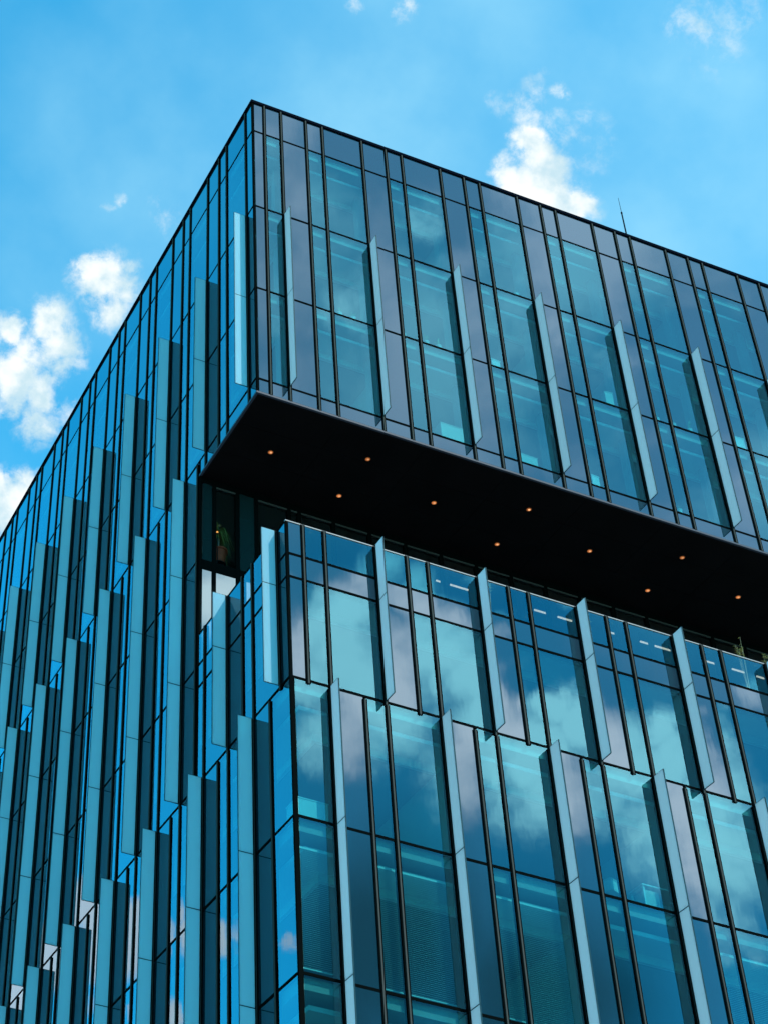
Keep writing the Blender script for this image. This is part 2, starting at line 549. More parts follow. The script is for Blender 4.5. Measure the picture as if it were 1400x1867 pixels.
# ------------------------------------------------------------------ the facades
P = 3.168                 # bay
HALF = P / 2
WM, WN = 0.971, 0.642     # opaque panel, narrow pane (the wide pane takes the rest)
R0, L0 = 1.102, 0.534     # first fin on each face of the upper and lowest groups
Y_UP, Y_LOW = 0.0, -HALF  # street face of the upper and of the lower block
Q = 4.16                  # glazed back wall of the terrace
X_END, Y_END = 28.5, 41.0
Z_ROOF, Z_PAR, Z_BASE, Z_SOF = 0.69, -1.0, -13.04, -13.66
Z_LP, Z_T2 = -19.886, -21.78
Z_END = -37.0
Z_GROUND = -53.3
FIN_D = 0.465


class Face:
    """s runs along the face, o outward, z up"""
    def __init__(self, kind, plane):
        self.kind, self.plane = kind, plane

    def pt(self, s, o, z):
        return (s, self.plane - o, z) if self.kind == 'R' else (self.plane - o, s, z)

    def box(self, mb, s0, s1, o0, o1, z0, z1, mt):
        a, b = self.pt(s0, o0, z0), self.pt(s1, o1, z1)
        mb.box(a[0], b[0], a[1], b[1], min(z0, z1), max(z0, z1), mt)

    def pane(self, mb, s0, s1, z0, z1, front, back, o=0.0, t=0.028, jit=0.0028):
        """one sheet of glass; each is set a hair out of true, as real panes are"""
        js = [random.uniform(-jit, jit) for _ in range(3)]
        offs = (js[0], js[1], js[1] + js[2] - js[0] if False else js[2], js[0] + js[2] - js[1])
        crn = [(s0, z0, offs[0]), (s1, z0, offs[1]), (s1, z1, offs[2]), (s0, z1, offs[3])]
        fr = [self.pt(s, o + d, z) for s, z, d in crn]
        bk = [self.pt(s, o - t + d, z) for s, z, d in crn]
        # keep the four front corners coplanar
        fq = (0, 1, 2, 3) if self.kind == 'R' else (3, 2, 1, 0)
        vs = fr + bk
        mb.faces(vs, [fq], front)
        bq = tuple(4 + i for i in reversed(fq))
        mb.faces(vs, [bq], back)
        sides = []
        for i in range(4):
            j = (i + 1) % 4
            q = (i, i + 4, j + 4, j)
            sides.append(q if self.kind == 'R' else tuple(reversed(q)))
        mb.faces(vs, sides, back)


PARTS = []      # (name, function that adds to an MB, corner points)


def add_part(name, fn, pts):
    PARTS.append((name, fn, pts))


def lines_for(first, start, end):
    """list of (s, kind of the strip that starts at s) for fins at first + k*P; kinds M, N, W in +s order"""
    out = []
    k = -3
    while first + k * P < end + P:
        b = first + k * P
        out += [(b, 'M'), (b + WM, 'N'), (b + WM + WN, 'W')]
        k += 1
    return [(s, t) for s, t in out if start - 0.02 < s < end + 0.02]


def strips_R(first, start, end):
    """strips on a street face between start and end: (s0, s1, kind)"""
    ls = [(s, t) for s, t in lines_for(first, start + 0.1, end)]
    res = []
    k0 = first - P
    # opening partial strip(s)
    for i, (s, t) in enumerate(ls):
        e = ls[i + 1][0] if i + 1 < len(ls) else end
        res.append((s, e, t))
    return ls, res


def strips_L(first, start, end):
    """on the side face the order runs the other way: from a fin, +s goes W, N, M"""
    out = []
    k = -3
    while first + k * P < end + P:
        b = first + k * P
        wW = P - WM - WN
        out += [(b, b + wW, 'W'), (b + wW, b + wW + WN, 'N'), (b + wW + WN, b + P, 'M')]
        k += 1
    res = []
    for a, b, t in out:
        a2, b2 = max(a, start), min(b, end)
        if b2 - a2 > 0.12:
            res.append((a2, b2, t))
    return res


MW = 0.122      # mullion width
TH = 0.075      # transom height


def mullion(face, s, z0, z1, width=MW):
    def fn(mb):
        w = width / 2
        face.box(mb, s - w, s + w, -0.10, 0.012, z0, z1, M_MUL)
        face.box(mb, s - 0.021, s + 0.021, 0.012, 0.046, z0, z1, M_CAP)
        face.box(mb, s - w, s - w + 0.024, 0.012, 0.032, z0, z1, M_MUL)
        face.box(mb, s + w - 0.024, s + w, 0.012, 0.032, z0, z1, M_MUL)
    add_part('mullion', fn, [face.pt(s - .07, 0, z0), face.pt(s + .07, 0, z0), face.pt(s + .07, 0, z1), face.pt(s - .07, 0, z1)])


def transom(face, s0, s1, z, h=TH):
    def fn(mb):
        face.box(mb, s0, s1, -0.09, 0.009, z - h / 2, z + h / 2, M_MUL)
    add_part('transom', fn, [face.pt(s0, 0, z), face.pt(s1, 0, z), face.pt(s1, 0, z + h), face.pt(s0, 0, z + h)])


def fin(face, s, z0, z1, joints, depth=FIN_D):
    def fn(mb):
        zs = [z0] + sorted(joints) + [z1]
        for i in range(len(zs) - 1):
            a = zs[i] + (0.014 if i else 0)
            b = zs[i + 1] - (0.014 if i < len(zs) - 2 else 0)
            face.box(mb, s - 0.013, s + 0.013, 0.055, depth, a, b, M_FIN)
            # darker seamed edges
            face.box(mb, s - 0.0145, s + 0.0145, depth, depth + 0.012, a, b, M_FINEDGE)
        for i in range(len(zs)):
            e = 0.012
            lo, hi = (zs[i] - e, zs[i]) if i == 0 else (zs[i], zs[i] + e) if i == len(zs) - 1 else (zs[i] - 0.0135, zs[i] + 0.0135)
            face.box(mb, s - 0.010, s + 0.010, 0.055, depth, lo, hi, M_FINEDGE)
        # shoe that carries the fin on the mullion
        face.box(mb, s - 0.03, s + 0.03, 0.052, 0.075, z0, z1, M_MUL)
    add_part('glass_fin', fn, [face.pt(s, 0, z0), face.pt(s, depth, z0), face.pt(s, depth, z1), face.pt(s, 0, z1)])


G = 0.05   # half gap between panes at a mullion


def panes(face, strips, z0, z1, opaque=(), name_vis='window', all_opaque=False, first_opaque=False, span_name='spandrel_panel'):
    """vision strips that touch (N and W of one bay) make one window; M strips are spandrel panels"""
    zz0, zz1 = z0 + TH / 2 - 0.006, z1 - TH / 2 + 0.006
    i = 0
    while i < len(strips):
        a, b, t = strips[i]
        if all_opaque or t == 'M' or t in opaque:
            def fn(mb, a=a, b=b):
                face.pane(mb, a + G, b - G, zz0, zz1, M_SPAN, M_DARK)
            add_part(span_name, fn, [face.pt(a, 0, z0), face.pt(b, 0, z0), face.pt(b, 0, z1), face.pt(a, 0, z1)])
            i += 1
            continue
        grp = [(a, b)]
        if i + 1 < len(strips) and {t, strips[i + 1][2]} == {'N', 'W'} and \
           ((face.kind == 'R' and t == 'N') or (face.kind == 'L' and t == 'W')):
            grp.append(strips[i + 1][:2]); i += 1

        def fn(mb, grp=grp):
            for p, q in grp:
                face.pane(mb, p + G, q - G, zz0, zz1, M_VIS, M_BACK)
        p, q = grp[0][0], grp[-1][1]
        add_part(name_vis, fn, [face.pt(p, 0, z0), face.pt(q, 0, z0), face.pt(q, 0, z1), face.pt(p, 0, z1)])
        i += 1


UP_R, LO_R, SIDE, TERR = Face('R', Y_UP), Face('R', Y_LOW), Face('L', 0.0), Face('R', Q)


def bay_strips_R(first_fin, end, corner):
    """street-face strips from the corner at s = 0"""
    res = [(a, b, t) for a, b, t in corner]
    k = 0
    while first_fin + k * P < end - 0.2:
        b = first_fin + k * P
        for a, c, t in ((b, b + WM, 'M'), (b + WM, b + WM + WN, 'N'), (b + WM + WN, b + P, 'W')):
            if a < end - 0.2:
                res.append((a, min(c, end), t))
        k += 1
    return res


def facade(face, strips, rows, ztop, zbot, fins, mull_ends=(0.0, 0.0), skip_lines=()):
    for z0, z1, kind in rows:
        panes(face, strips, z0, z1, all_opaque=(kind == 'opaque'), opaque=('T',),
              name_vis='balustrade_panel' if kind == 'rail' else 'window')
    for a, b, t in strips[1:]:
        mullion(face, a, zbot - mull_ends[1], ztop + mull_ends[0])
    s0, s1 = strips[0][0], strips[-1][1]
    return s0, s1


# --- upper block, street face
sU = bay_strips_R(R0, X_END, [(0.03, 0.455, 'M'), (0.455, R0, 'N')])
facade(UP_R, sU, [(Z_PAR, Z_ROOF - 0.12, 'opaque'), (-5, Z_PAR, 'v'), (-9, -5, 'v'), (Z_BASE, -9, 'v'), (Z_SOF + 0.06, Z_BASE, 'opaque')],
       Z_ROOF - 0.12, Z_SOF + 0.05, None)
for z in (Z_PAR, -5, -9, Z_BASE):
    transom(UP_R, 0.03, X_END, z)
k = 0
while R0 + k * P < X_END - 0.3:
    fin(UP_R, R0 + k * P, -12.99, -5.02, [-9.0]); k += 1

# --- lower block, street face, storey under the terrace rail
sA = bay_strips_R(R0 + HALF, X_END, [(0.03, 0.50, 'M'), (0.50, 1.14, 'N'), (1.14, R0 + HALF, 'W')])
rail_first = [(0.03, 0.50, 'M')] + [(a, b, 'N') if t == 'M' else (a, b, t) for a, b, t in sA[1:]]
facade(LO_R, sA, [(Z_T2, -21, 'opaque'), (-25, Z_T2, 'v')], Z_LP, -25.0, None, (0.0, 0.10))
for a, b, t in rail_first:
    nm = 'spandrel_panel' if t == 'M' else 'balustrade_panel'

    def fn(mb, a=a, b=b, t=t):
        LO_R.pane(mb, a + G, b - G, -21 + TH / 2, Z_LP - 0.02, M_SPAN if t == 'M' else M_RAILG, M_DARK if t == 'M' else M_BACK)
    add_part(nm, fn, [LO_R.pt(a, 0, -21), LO_R.pt(b, 0, -21), LO_R.pt(b, 0, Z_LP), LO_R.pt(a, 0, Z_LP)])
for z in (-21, Z_T2, -25):
    transom(LO_R, 0.03, X_END, z)
k = 0
while R0 + HALF + k * P < X_END - 0.3:
    fin(LO_R, R0 + HALF + k * P, -24.98, Z_LP + 0.02, [-21.77]); k += 1
# --- lower block, lowest group in view
sB = bay_strips_R(R0, X_END, [(0.07, R0, 'N')])
facade(LO_R, sB, [(-29, -25, 'v'), (-33, -29, 'v'), (-37, -33, 'v')], -25.10, -37, None)
for z in (-29, -33, -37):
    transom(LO_R, 0.03, X_END, z)
k = 0
while R0 + k * P < X_END - 0.3:
    fin(LO_R, R0 + k * P, -36.98, -25.03, [-29.0, -33.0]); k += 1

# --- side face
sF = strips_L(L0, 0.03, Y_END)
facade(SIDE, sF, [(Z_PAR, Z_ROOF - 0.12, 'opaque'), (-5, Z_PAR, 'v'), (-9, -5, 'v'), (-13, -9, 'v')], Z_ROOF - 0.12, -13.0, None, (0, 0.09))
baseS = [t for t in sF if t[0] < Q]
baseS[-1] = (baseS[-1][0], Q - 0.02, baseS[-1][2])
panes(SIDE, baseS, Z_SOF + 0.06, -13.03, all_opaque=True)
for a, b, t in baseS[1:]:
    mullion(SIDE, a, Z_SOF + 0.05, -13.09)
for z in (Z_PAR, -5, -9, -13):
    transom(SIDE, 0.03, Y_END, z)
k = 0
while L0 + k * P < Y_END - 0.3:
    fin(SIDE, L0 + k * P, -12.97, -5.02, [-9.0]); k += 1
# middle group beyond the terrace
sG = strips_L(L0 + HALF, Q + 0.03, Y_END)
facade(SIDE, sG, [(-17, -13, 'v'), (-21, -17, 'v'), (-25, -21, 'v')], -13.09, -25, None, (0, 0.09))
for z in (-17, -21):
    transom(SIDE, Q + 0.03, Y_END, z)
k = 1
while L0 + HALF + k * P < Y_END - 0.3:
    fin(SIDE, L0 + HALF + k * P, -24.97, -13.03, [-17.0, -21.0]); k += 1
# under the terrace
sAL = strips_L(L0 + HALF, Y_LOW + 0.03, Q - 0.03)
facade(SIDE, sAL, [(Z_T2, -21, 'opaque'), (-25, Z_T2, 'v')], Z_LP, -25, None, (0, 0.09))
for a, b, t in sAL:
    nm = 'spandrel_panel' if t == 'M' else 'balustrade_panel'

    def fn(mb, a=a, b=b, t=t):
        SIDE.pane(mb, a + G, b - G, -21 + TH / 2, Z_LP - 0.02, M_SPAN if t == 'M' else M_RAILG, M_DARK if t == 'M' else M_BACK)
    add_part(nm, fn, [SIDE.pt(a, 0, -21), SIDE.pt(b, 0, -21), SIDE.pt(b, 0, Z_LP), SIDE.pt(a, 0, Z_LP)])
for z in (-21, Z_T2):
    transom(SIDE, Y_LOW + 0.03, Q - 0.03, z)
transom(SIDE, Y_LOW + 0.03, Y_END, -25)
for k in (-1, 0):
    fin(SIDE, L0 + HALF + k * P, -24.97, Z_LP + 0.0, [-21.77])
# lowest group
sH = strips_L(L0, Y_LOW + 0.03, Y_END)
sH = [(sH[0][0], sH[1][1], 'N')] + sH[2:]      # one wide corner pane
facade(SIDE, sH, [(-29, -25, 'v'), (-33, -29, 'v'), (-37, -33, 'v')], -25.09, -37, None)
for z in (-29, -33, -37):
    transom(SIDE, Y_LOW + 0.03, Y_END, z)
k = 0
while L0 + k * P < Y_END - 0.3:
    fin(SIDE, L0 + k * P, -36.98, -25.03, [-29.0, -33.0]); k += 1

# ------------------------------------------------------------------ the building
bld = tag(empty('office_building', (0, 0, Z_GROUND)),
          'blue glass office block with frosted vertical fins and a recessed terrace under its black soffit', 'building')


def part(name, mb, parent=None, **kw):
    o = mb.build(name, parent or bld, **kw)
    if parent is None or parent == bld:
        o.location = (0, 0, -Z_GROUND)
    return o


def shown(pts):
    q = [project(p) for p in pts]
    if any(v is None for v in q):
        return 0.0
    x0, x1 = max(0, min(v[0] for v in q)), min(W_PX, max(v[0] for v in q))
    y0, y1 = max(0, min(v[1] for v in q)), min(H_PX, max(v[1] for v in q))
    if x1 <= x0 or y1 <= y0:
        return 0.0
    ar = 0.0
    for i in range(len(q)):
        a, b = q[i], q[(i + 1) % len(q)]
        ar += a[0] * b[1] - b[0] * a[1]
    full = (max(v[0] for v in q) - min(v[0] for v in q)) * (max(v[1] for v in q) - min(v[1] for v in q))
    return abs(ar) / 2 * min(1.0, (x1 - x0) * (y1 - y0) / max(full, 1e-6))


REST = {'window': 'far_windows', 'spandrel_panel': 'far_spandrel_panels', 'mullion': 'far_mullions',
        'glass_fin': 'far_glass_fins', 'transom': 'far_transoms', 'balustrade_panel': 'far_balustrade_panels'}
by_name = {}
for nm, fn, pts in PARTS:
    by_name.setdefault(nm, []).append((shown(pts), fn))
for nm, lst in by_name.items():
    order = sorted(range(len(lst)), key=lambda i: -lst[i][0])
    keep = [i for i in order[:100] if lst[i][0] > 2.0]
    for i in keep:
        mb = MB(); lst[i][1](mb); part(nm, mb)
    rest = [i for i in range(len(lst)) if i not in set(keep)]
    if rest:
        mb = MB()
        for i in rest:
            lst[i][1](mb)
        o = part(REST[nm], mb); o['kind'] = 'stuff'

# corner posts
mb = MB(); mb.box(-0.012, 0.05, -0.012, 0.05, Z_SOF + 0.05, Z_ROOF - 0.12, M_MUL); part('corner_post', mb)
mb = MB(); mb.box(-0.012, 0.05, Y_LOW - 0.012, Y_LOW + 0.05, -25.0, Z_LP, M_MUL)
mb.box(-0.014, 0.10, Y_LOW - 0.014, Y_LOW + 0.05, -37.0, -25.0, M_MUL); part('corner_post', mb)
mb = MB(); mb.box(-0.012, 0.05, Q - 0.05, Q + 0.012, -25.0, Z_SOF, M_MUL); part('corner_post', mb)

# coping round the roof
mb = MB()
a = -0.05
while a < X_END - 0.1:
    b = min(X_END, a + 3.6)
    mb.box(a, b - 0.012, -0.05 + random.uniform(-.003, .003), 0.35, Z_ROOF - 0.13, Z_ROOF + random.uniform(-.004, .004), M_COPING)
    a = b
a = 0.36
while a < Y_END - 0.1:
    b = min(Y_END, a + 3.6)
    mb.box(-0.05 + random.uniform(-.003, .003), 0.35, a, b - 0.012, Z_ROOF - 0.13, Z_ROOF + random.uniform(-.004, .004), M_COPING)
    a = b
part('coping', mb)
mb = MB()
mb.box(0.25, X_END, 0.25, Y_END, 0.12, 0.30, M_ROOF)
part('roof_deck', mb)
# far end walls close the block
mb = MB()
mb.box(X_END, X_END + 0.3, 0.0, Y_END + 0.3, Z_SOF, Z_ROOF - 0.14, M_SLAB)
mb.box(X_END, X_END + 0.3, Y_LOW, Y_END + 0.3, Z_GROUND, Z_LP, M_SLAB)
mb.box(X_END, X_END + 0.3, Q, Y_END + 0.3, Z_LP, Z_SOF, M_SLAB)
mb.box(0.0, X_END, Y_END, Y_END + 0.3, Z_GROUND, Z_ROOF - 0.14, M_SLAB)
part('end_wall', mb)

# soffit with its trim and downlights
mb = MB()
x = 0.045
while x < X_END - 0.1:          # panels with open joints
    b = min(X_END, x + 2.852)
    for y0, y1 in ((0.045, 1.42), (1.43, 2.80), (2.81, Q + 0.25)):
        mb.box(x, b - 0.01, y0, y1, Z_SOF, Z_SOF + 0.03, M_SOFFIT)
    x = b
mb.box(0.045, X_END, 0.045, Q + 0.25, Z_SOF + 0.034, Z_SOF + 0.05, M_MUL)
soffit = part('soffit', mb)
mb = MB()
mb.box(-0.03, X_END, -0.03, 0.045, Z_SOF - 0.015, Z_SOF + 0.055, M_TRIM)
mb.box(-0.03, 0.045, 0.045, Q, Z_SOF - 0.015, Z_SOF + 0.055, M_TRIM)
part('soffit_trim', mb)
lights = []
x = 1.52
i = 0
while x < X_END - 1:
    if i % 2 == 0:
        lights.append((x, 2.22))
    else:
        lights += [(x, 1.26), (x, 3.17)]
    x += 2.852; i += 1
for i, (x, y) in enumerate(lights):
    lamp, hot = M_LAMPS[(i * 7 + i // 3) % 4]
    mb = MB()
    mb.lathe((x, y, Z_SOF), [(0.100, -0.012), (0.100, 0.004)], M_RING, 24)
    mb.lathe((x, y, Z_SOF), [(0.074, -0.016), (0.074, -0.012)], lamp, 24)
    mb.lathe((x + 0.01, y, Z_SOF), [(0.038, -0.020), (0.038, -0.016)], hot, 16)
    o = mb.build('downlight', soffit)

# terrace parapet rail
mb = MB()
mb.box(-0.02, X_END, Y_LOW - 0.02, Y_LOW + 0.04, Z_LP - 0.02, Z_LP + 0.015, M_RAIL)
mb.box(-0.02, 0.04, Y_LOW + 0.04, Q - 0.06, Z_LP - 0.02, Z_LP + 0.0, M_MUL)
part('parapet_rail', mb)

# floor slabs and ceilings
def floor(z, x0, y0, y1=Y_END, clip=None):
    mb = MB()
    mb.box(x0, X_END, y0, y1, z - 0.32, z - 0.02, M_SLAB)
    mb.box(x0 + 0.02, X_END, y0 + 0.02, y1, z - 0.02, z + 0.02, M_CARPET)
    part('floor_slab', mb)
    mb = MB()
    # blind box against the glass, pale perimeter strip, then the grey ceiling field
    xi, yi = x0 + 0.02, y0 + 0.02
    mb.box(xi + 0.28, X_END, yi + 0.28, yi + 1.05, z - 0.62, z - 0.50, M_CEIL)
    mb.box(xi + 0.28, xi + 1.05, yi + 1.05, y1, z - 0.62, z - 0.50, M_CEIL)
    mb.box(xi + 1.06, X_END, yi + 1.06, yi + 1.16, z - 0.86, z - 0.50, M_CEIL)
    mb.box(xi + 1.06, xi + 1.16, yi + 1.16, y1, z - 0.86, z - 0.50, M_CEIL)
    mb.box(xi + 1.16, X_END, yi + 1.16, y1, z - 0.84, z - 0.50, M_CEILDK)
    part('ceiling', mb)


for z in (-1.0, -5, -9):
    floor(z, 0.13, 0.13)
mb = MB(); mb.box(0.13, X_END, 0.13, Y_END, -13.55, -13.06, M_SLAB); mb.box(0.15, X_END, 0.15, Y_END, -13.06, -13.02, M_CARPET)
part('floor_slab', mb)
floor(-17, 0.13, Q + 0.13)
floor(-21, 0.13, Y_LOW + 0.13)
for z in (-25, -29, -33):
    floor(z, 0.13, Y_LOW + 0.13)
mb = MB(); mb.box(0.13, X_END, Y_LOW + 0.13, Y_END, -37.32, -36.98, M_SLAB); part('floor_slab', mb)
# ceiling under the soffit level, inside the terrace storey
mb = MB(); mb.box(0.13, X_END, Q + 0.3, Y_END, -13.80, -13.67, M_BROWN); part('ceiling', mb)

# structural columns behind the glass and inner walls
mb = MB()
k = 0
while R0 + k * P * 1 < X_END - 1:
    x = R0 + k * P + 0.22
    mb.box(x - 0.14, x + 0.14, 0.75, 1.03, -13.0, -1.3, M_WALL)
    k += 1
o = part('column_row', mb)
mb = MB()
mb.box(6.5, X_END - 0.02, 6.5, 6.7, -13.0, -1.3, M_WALL)
mb.box(6.5, 6.7, 6.7, Y_END - 0.02, -13.0, -1.3, M_WALL)
mb.box(0.3, X_END - 0.02, 7.5, 7.7, -21.0, -13.8, M_DARK)
mb.box(6.5, 6.7, 7.7, Y_END - 0.02, -21.0, -13.8, M_WALL)
mb.box(6.5, X_END - 0.02, 6.5, 6.7, -36.9, -21.4, M_WALL)
mb.box(6.5, 6.7, 6.7, Y_END - 0.02, -36.9, -21.4, M_WALL)
part('core_wall', mb)
for n_, (xx, z0, z1, y0) in enumerate(((R0 + P, -5.35, -1.5 - 3.5, 0.3),)):
    pass
for xx, z0, z1 in ((R0 + 2 * P + 0.45, -4.98, -1.5), (R0 + 4 * P + 0.4, -8.98, -5.7), (R0 + P + 0.45, -12.98, -9.7),
                   (R0 + 5 * P + 0.4, -4.98, -1.5), (R0 + 3 * P + 0.45, -8.98, -5.7)):
    mb = MB(); mb.box(xx, xx + 0.1, 0.35, 6.5, z0, z1 - 0.35, M_WALL); part('partition', mb)
for xx, z0, z1 in ((R0 + P + 0.45, -28.98, -25.7), (R0 + 3 * P + 0.45, -28.98, -25.7), (R0 + 2 * P + 0.45, -32.98, -29.7)):
    mb = MB(); mb.box(xx, xx + 0.1, Y_LOW + 0.35, 6.5, z0, z1 - 0.2, M_WALL); part('partition', mb)

# terrace back wall: dark glass panels, black frames, windows
xs = [0.05, 0.49, 1.29, 1.935, 3.09, 3.45, 4.66, 5.95, 7.25, 8.55, 9.85, 11.15, 12.45, 13.75, 15.05, 16.35, 17.65, 18.95, 20.25, 21.55, 22.85, 24.15, 25.45, 26.75, 28.0]
for i in range(len(xs) - 1):
    a, b = xs[i] + 0.06, xs[i + 1] - 0.06
    pan = i in (0, 2)
    mb = MB()
    if pan:
        TERR.pane(mb, a, b, -17.0, Z_SOF - 0.25, M_SPAN2, M_DARK)
        part('terrace_panel', mb)
    else:
        TERR.pane(mb, a, b, -17.0, Z_SOF - 0.33, M_RAILG, M_BACK)
        TERR.box(mb, a, b, -0.05, 0.02, Z_SOF - 0.33, Z_SOF - 0.27, M_CAP)
        part('terrace_window', mb)
    mb = MB()
    TERR.pane(mb, a, b, -21.0, -17.36, M_SPAN2, M_DARK)
    part('terrace_panel', mb)
mb = MB()
for s in xs[1:-1]:
    TERR.box(mb, s - 0.065, s + 0.065, -0.08, 0.03, -17.36, Z_SOF, M_MUL)
    TERR.box(mb, s - 0.065, s + 0.065, -0.08, 0.03, -21.0, -17.36, M_MUL)
TERR.box(mb, 0.05, X_END, -0.07, 0.018, -17.36, -17.0, M_MUL)
TERR.box(mb, 0.05, X_END, -0.07, 0.018, Z_SOF - 0.25, Z_SOF, M_MUL)
part('terrace_frame', mb)
# strip lights on the ceiling behind the terrace wall
for x0, x1 in ((8.9, 9.2), (9.42, 10.1), (12.6, 13.2), (13.5, 14.05), (15.5, 15.9), (16.72, 17.12), (17.3, 18.0), (19.2, 19.7), (20.4, 20.9), (21.4, 22.0)):
    mb = MB(); mb.box(x0, x1, 5.09, 5.13, -14.20, -14.15, M_TUBE); mb.box(x0, x1, 5.09, 5.13, -14.15, -13.8, M_METAL)
    part('strip_light', mb)

# floors below the picture, down to the street
mb = MB()
for a in [R0 + P * k for k in range(0, 9)]:
    mb.box(a - 0.06, a + 0.06, Y_LOW - 0.03, Y_LOW + 0.1, Z_GROUND, -37.04, M_MUL)
    mb.box(a - 0.06 + WM, a + 0.06 + WM, Y_LOW - 0.03, Y_LOW + 0.1, Z_GROUND, -37.04, M_MUL)
for a in [L0 + P * k for k in range(0, 13)]:
    mb.box(-0.03, 0.1, a - 0.06, a + 0.06, Z_GROUND, -37.04, M_MUL)
for z in (-41, -45, -49):
    mb.box(0.0, X_END, Y_LOW - 0.01, Y_LOW + 0.09, z - 0.04, z + 0.04, M_MUL)
    mb.box(-0.01, 0.09, Y_LOW + 0.1, Y_END, z - 0.04, z + 0.04, M_MUL)
mb.box(0.02, X_END, Y_LOW + 0.02, Y_LOW + 0.08, Z_GROUND, -37.04, M_SPAN)
mb.box(0.02, 0.08, Y_LOW + 0.08, Y_END, Z_GROUND, -37.04, M_SPAN)
part('street_level_glazing', mb)

# ------------------------------------------------------------------ things on and in the building
def antenna():
    t = tag(empty('antenna', (16.24, 1.0, 0.30)), 'thin dark whip antenna standing on the roof edge against the sky', 'antenna')
    mb = MB(); mb.lathe((0, 0, 0), [(0.09, 0.0), (0.09, 0.03), (0.03, 0.05), (0.026, 3.12), (0.034, 3.13), (0.034, 3.2), (0.012, 3.22)], M_METAL, 10)
    mb.build('mast', t)
    mb = MB(); mb.lathe((0, 0, 0), [(0.011, 3.22), (0.007, 4.07)], M_METAL, 6)
    mb.build('whip', t)


antenna()


def leaf(mb, base, ang, length, droop, width, mt, rise=0.9, n=7, spread=1.0):
    pts = []
    for i in range(n + 1):
        u = i / n
        r = spread * length * (0.25 * u + 0.75 * u * u * 0.8)
        z = length * (rise * math.sin(u * 1.9) * 0.6 - droop * u * u * u)
        pts.append((base[0] + r * math.cos(ang), base[1] + r * math.sin(ang), base[2] + z, width * math.sin(math.pi * (0.12 + 0.86 * u)) * 0.5))
    px, py = -math.sin(ang), math.cos(ang)
    vs = []
    for x, y, z, w in pts:
        vs += [(x - px * w, y - py * w, z), (x, y, z - w * 0.35), (x + px * w, y + py * w, z)]
    fs = []
    for i in range(n):
        a = i * 3
        fs += [(a, a + 1, a + 4, a + 3), (a + 1, a + 2, a + 5, a + 4)]
    mb.faces(vs, fs, mt)


def potted_plant(name, loc, label, cat, pot_r, pot_h, n, length, droop, width, mat_leaf, mat_pot, group=None, seed=1, trunk=0.0, stand=0.0, spread=1.0):
    rnd = random.Random(seed)
    t = tag(empty(name, loc), label, cat, group)
    if stand:
        mb = MB()
        for q in range(4):
            a = math.pi / 4 + q * math.pi / 2
            mb.lathe((pot_r * .6 * math.cos(a), pot_r * .6 * math.sin(a), 0), [(0.015, 0), (0.015, stand - 0.03)], M_METAL, 8)
        mb.lathe((0, 0, stand - 0.03), [(pot_r * 0.8, 0), (pot_r * 0.8, 0.03)], M_METAL, 20)
        mb.build('stand', t)
    first = len(t.children)
    mb = MB()
    mb.lathe((0, 0, 0), [(pot_r * 0.72, 0), (pot_r * 0.95, pot_h * 0.86), (pot_r * 1.06, pot_h * 0.87), (pot_r * 1.06, pot_h), (pot_r * 0.9, pot_h), (pot_r * 0.88, pot_h * 0.93)], mat_pot, 24)
    mb.build('pot', t, smooth=False)
    mb = MB()
    mb.lathe((0, 0, 0), [(pot_r * 0.86, pot_h * 0.90), (pot_r * 0.5, pot_h * 0.96)], M_SOIL, 16)
    mb.build('soil', t)
    if trunk:
        mb = MB()
        mb.lathe((0, 0, pot_h * 0.94), [(0.03, 0), (0.022, trunk)], M_CARD, 10)
        mb.build('stem', t)
    mb = MB()
    for i in range(n):
        a = rnd.uniform(0, 2 * math.pi)
        leaf(mb, (rnd.uniform(-.2, .2) * pot_r, rnd.uniform(-.2, .2) * pot_r, pot_h * 0.95 + trunk * rnd.uniform(0.65, 1.0)), a, length * rnd.uniform(0.6, 1.1), droop * rnd.uniform(0.5, 1.2), width * rnd.uniform(.7, 1.2), mat_leaf, rnd.uniform(0.6, 1.3), 7, spread)
    mb.build('foliage', t)
    for o in t.children:
        if stand and not o.name.startswith('stand'):
            o.location = (0, 0, stand)
    return t


potted_plant('potted_plant', (0.93, Q + 0.62, -16.98), 'large drooping plant in a terracotta pot behind the narrow terrace window', 'potted plant',
             0.27, 0.52, 120, 0.62, 1.7, 0.055, M_LEAF, M_POT, seed=4, trunk=0.75, stand=0.52)
t = tag(empty('table_lamp', (0.66, Q + 0.12, -16.98)), 'small lamp glowing warm beside the plant in the terrace window', 'lamp')
mb = MB(); mb.lathe((0, 0, 0), [(0.10, 0), (0.10, 0.02), (0.015, 0.04), (0.015, 1.28), (0.03, 1.3)], M_METAL, 12); mb.build('stem', t)
mb = MB(); mb.lathe((0, 0, 1.345), [(0.012, -0.035), (0.028, -0.02), (0.035, 0.0), (0.028, 0.02), (0.010, 0.035)], M_BULB, 14); mb.build('bulb', t, smooth=True)

# row of small plants on the sill of the middle upper storey
sill = [('windowsill_plant', 3.55, -8.98, 'small pale leafed plant on the sill of the first wide upper window', 11, .34),
        ('windowsill_plant', 5.35, -8.98, 'tallest leafy plant standing just right of the second frosted fin', 12, .42),
        ('windowsill_plant', 6.2, -8.98, 'bushy potted plant at the left end of the second wide window sill', 13, .46),
        ('windowsill_plant', 6.65, -8.98, 'spiky potted plant in the middle of the second wide window sill', 14, .40),
        ('windowsill_plant', 3.05, -8.98, 'short potted plant behind the narrow pane beside the first wide window', 15, .3)]
for nm, x, z, lab, sd_, ln in sill:
    potted_plant(nm, (x, 0.17, z + 0.02), lab, 'potted plant', 0.10, 0.22, 18, ln * 1.25, 0.15, 0.05, M_LEAF3, M_WHITE, 'plants on the upper window sills', sd_, spread=0.3)


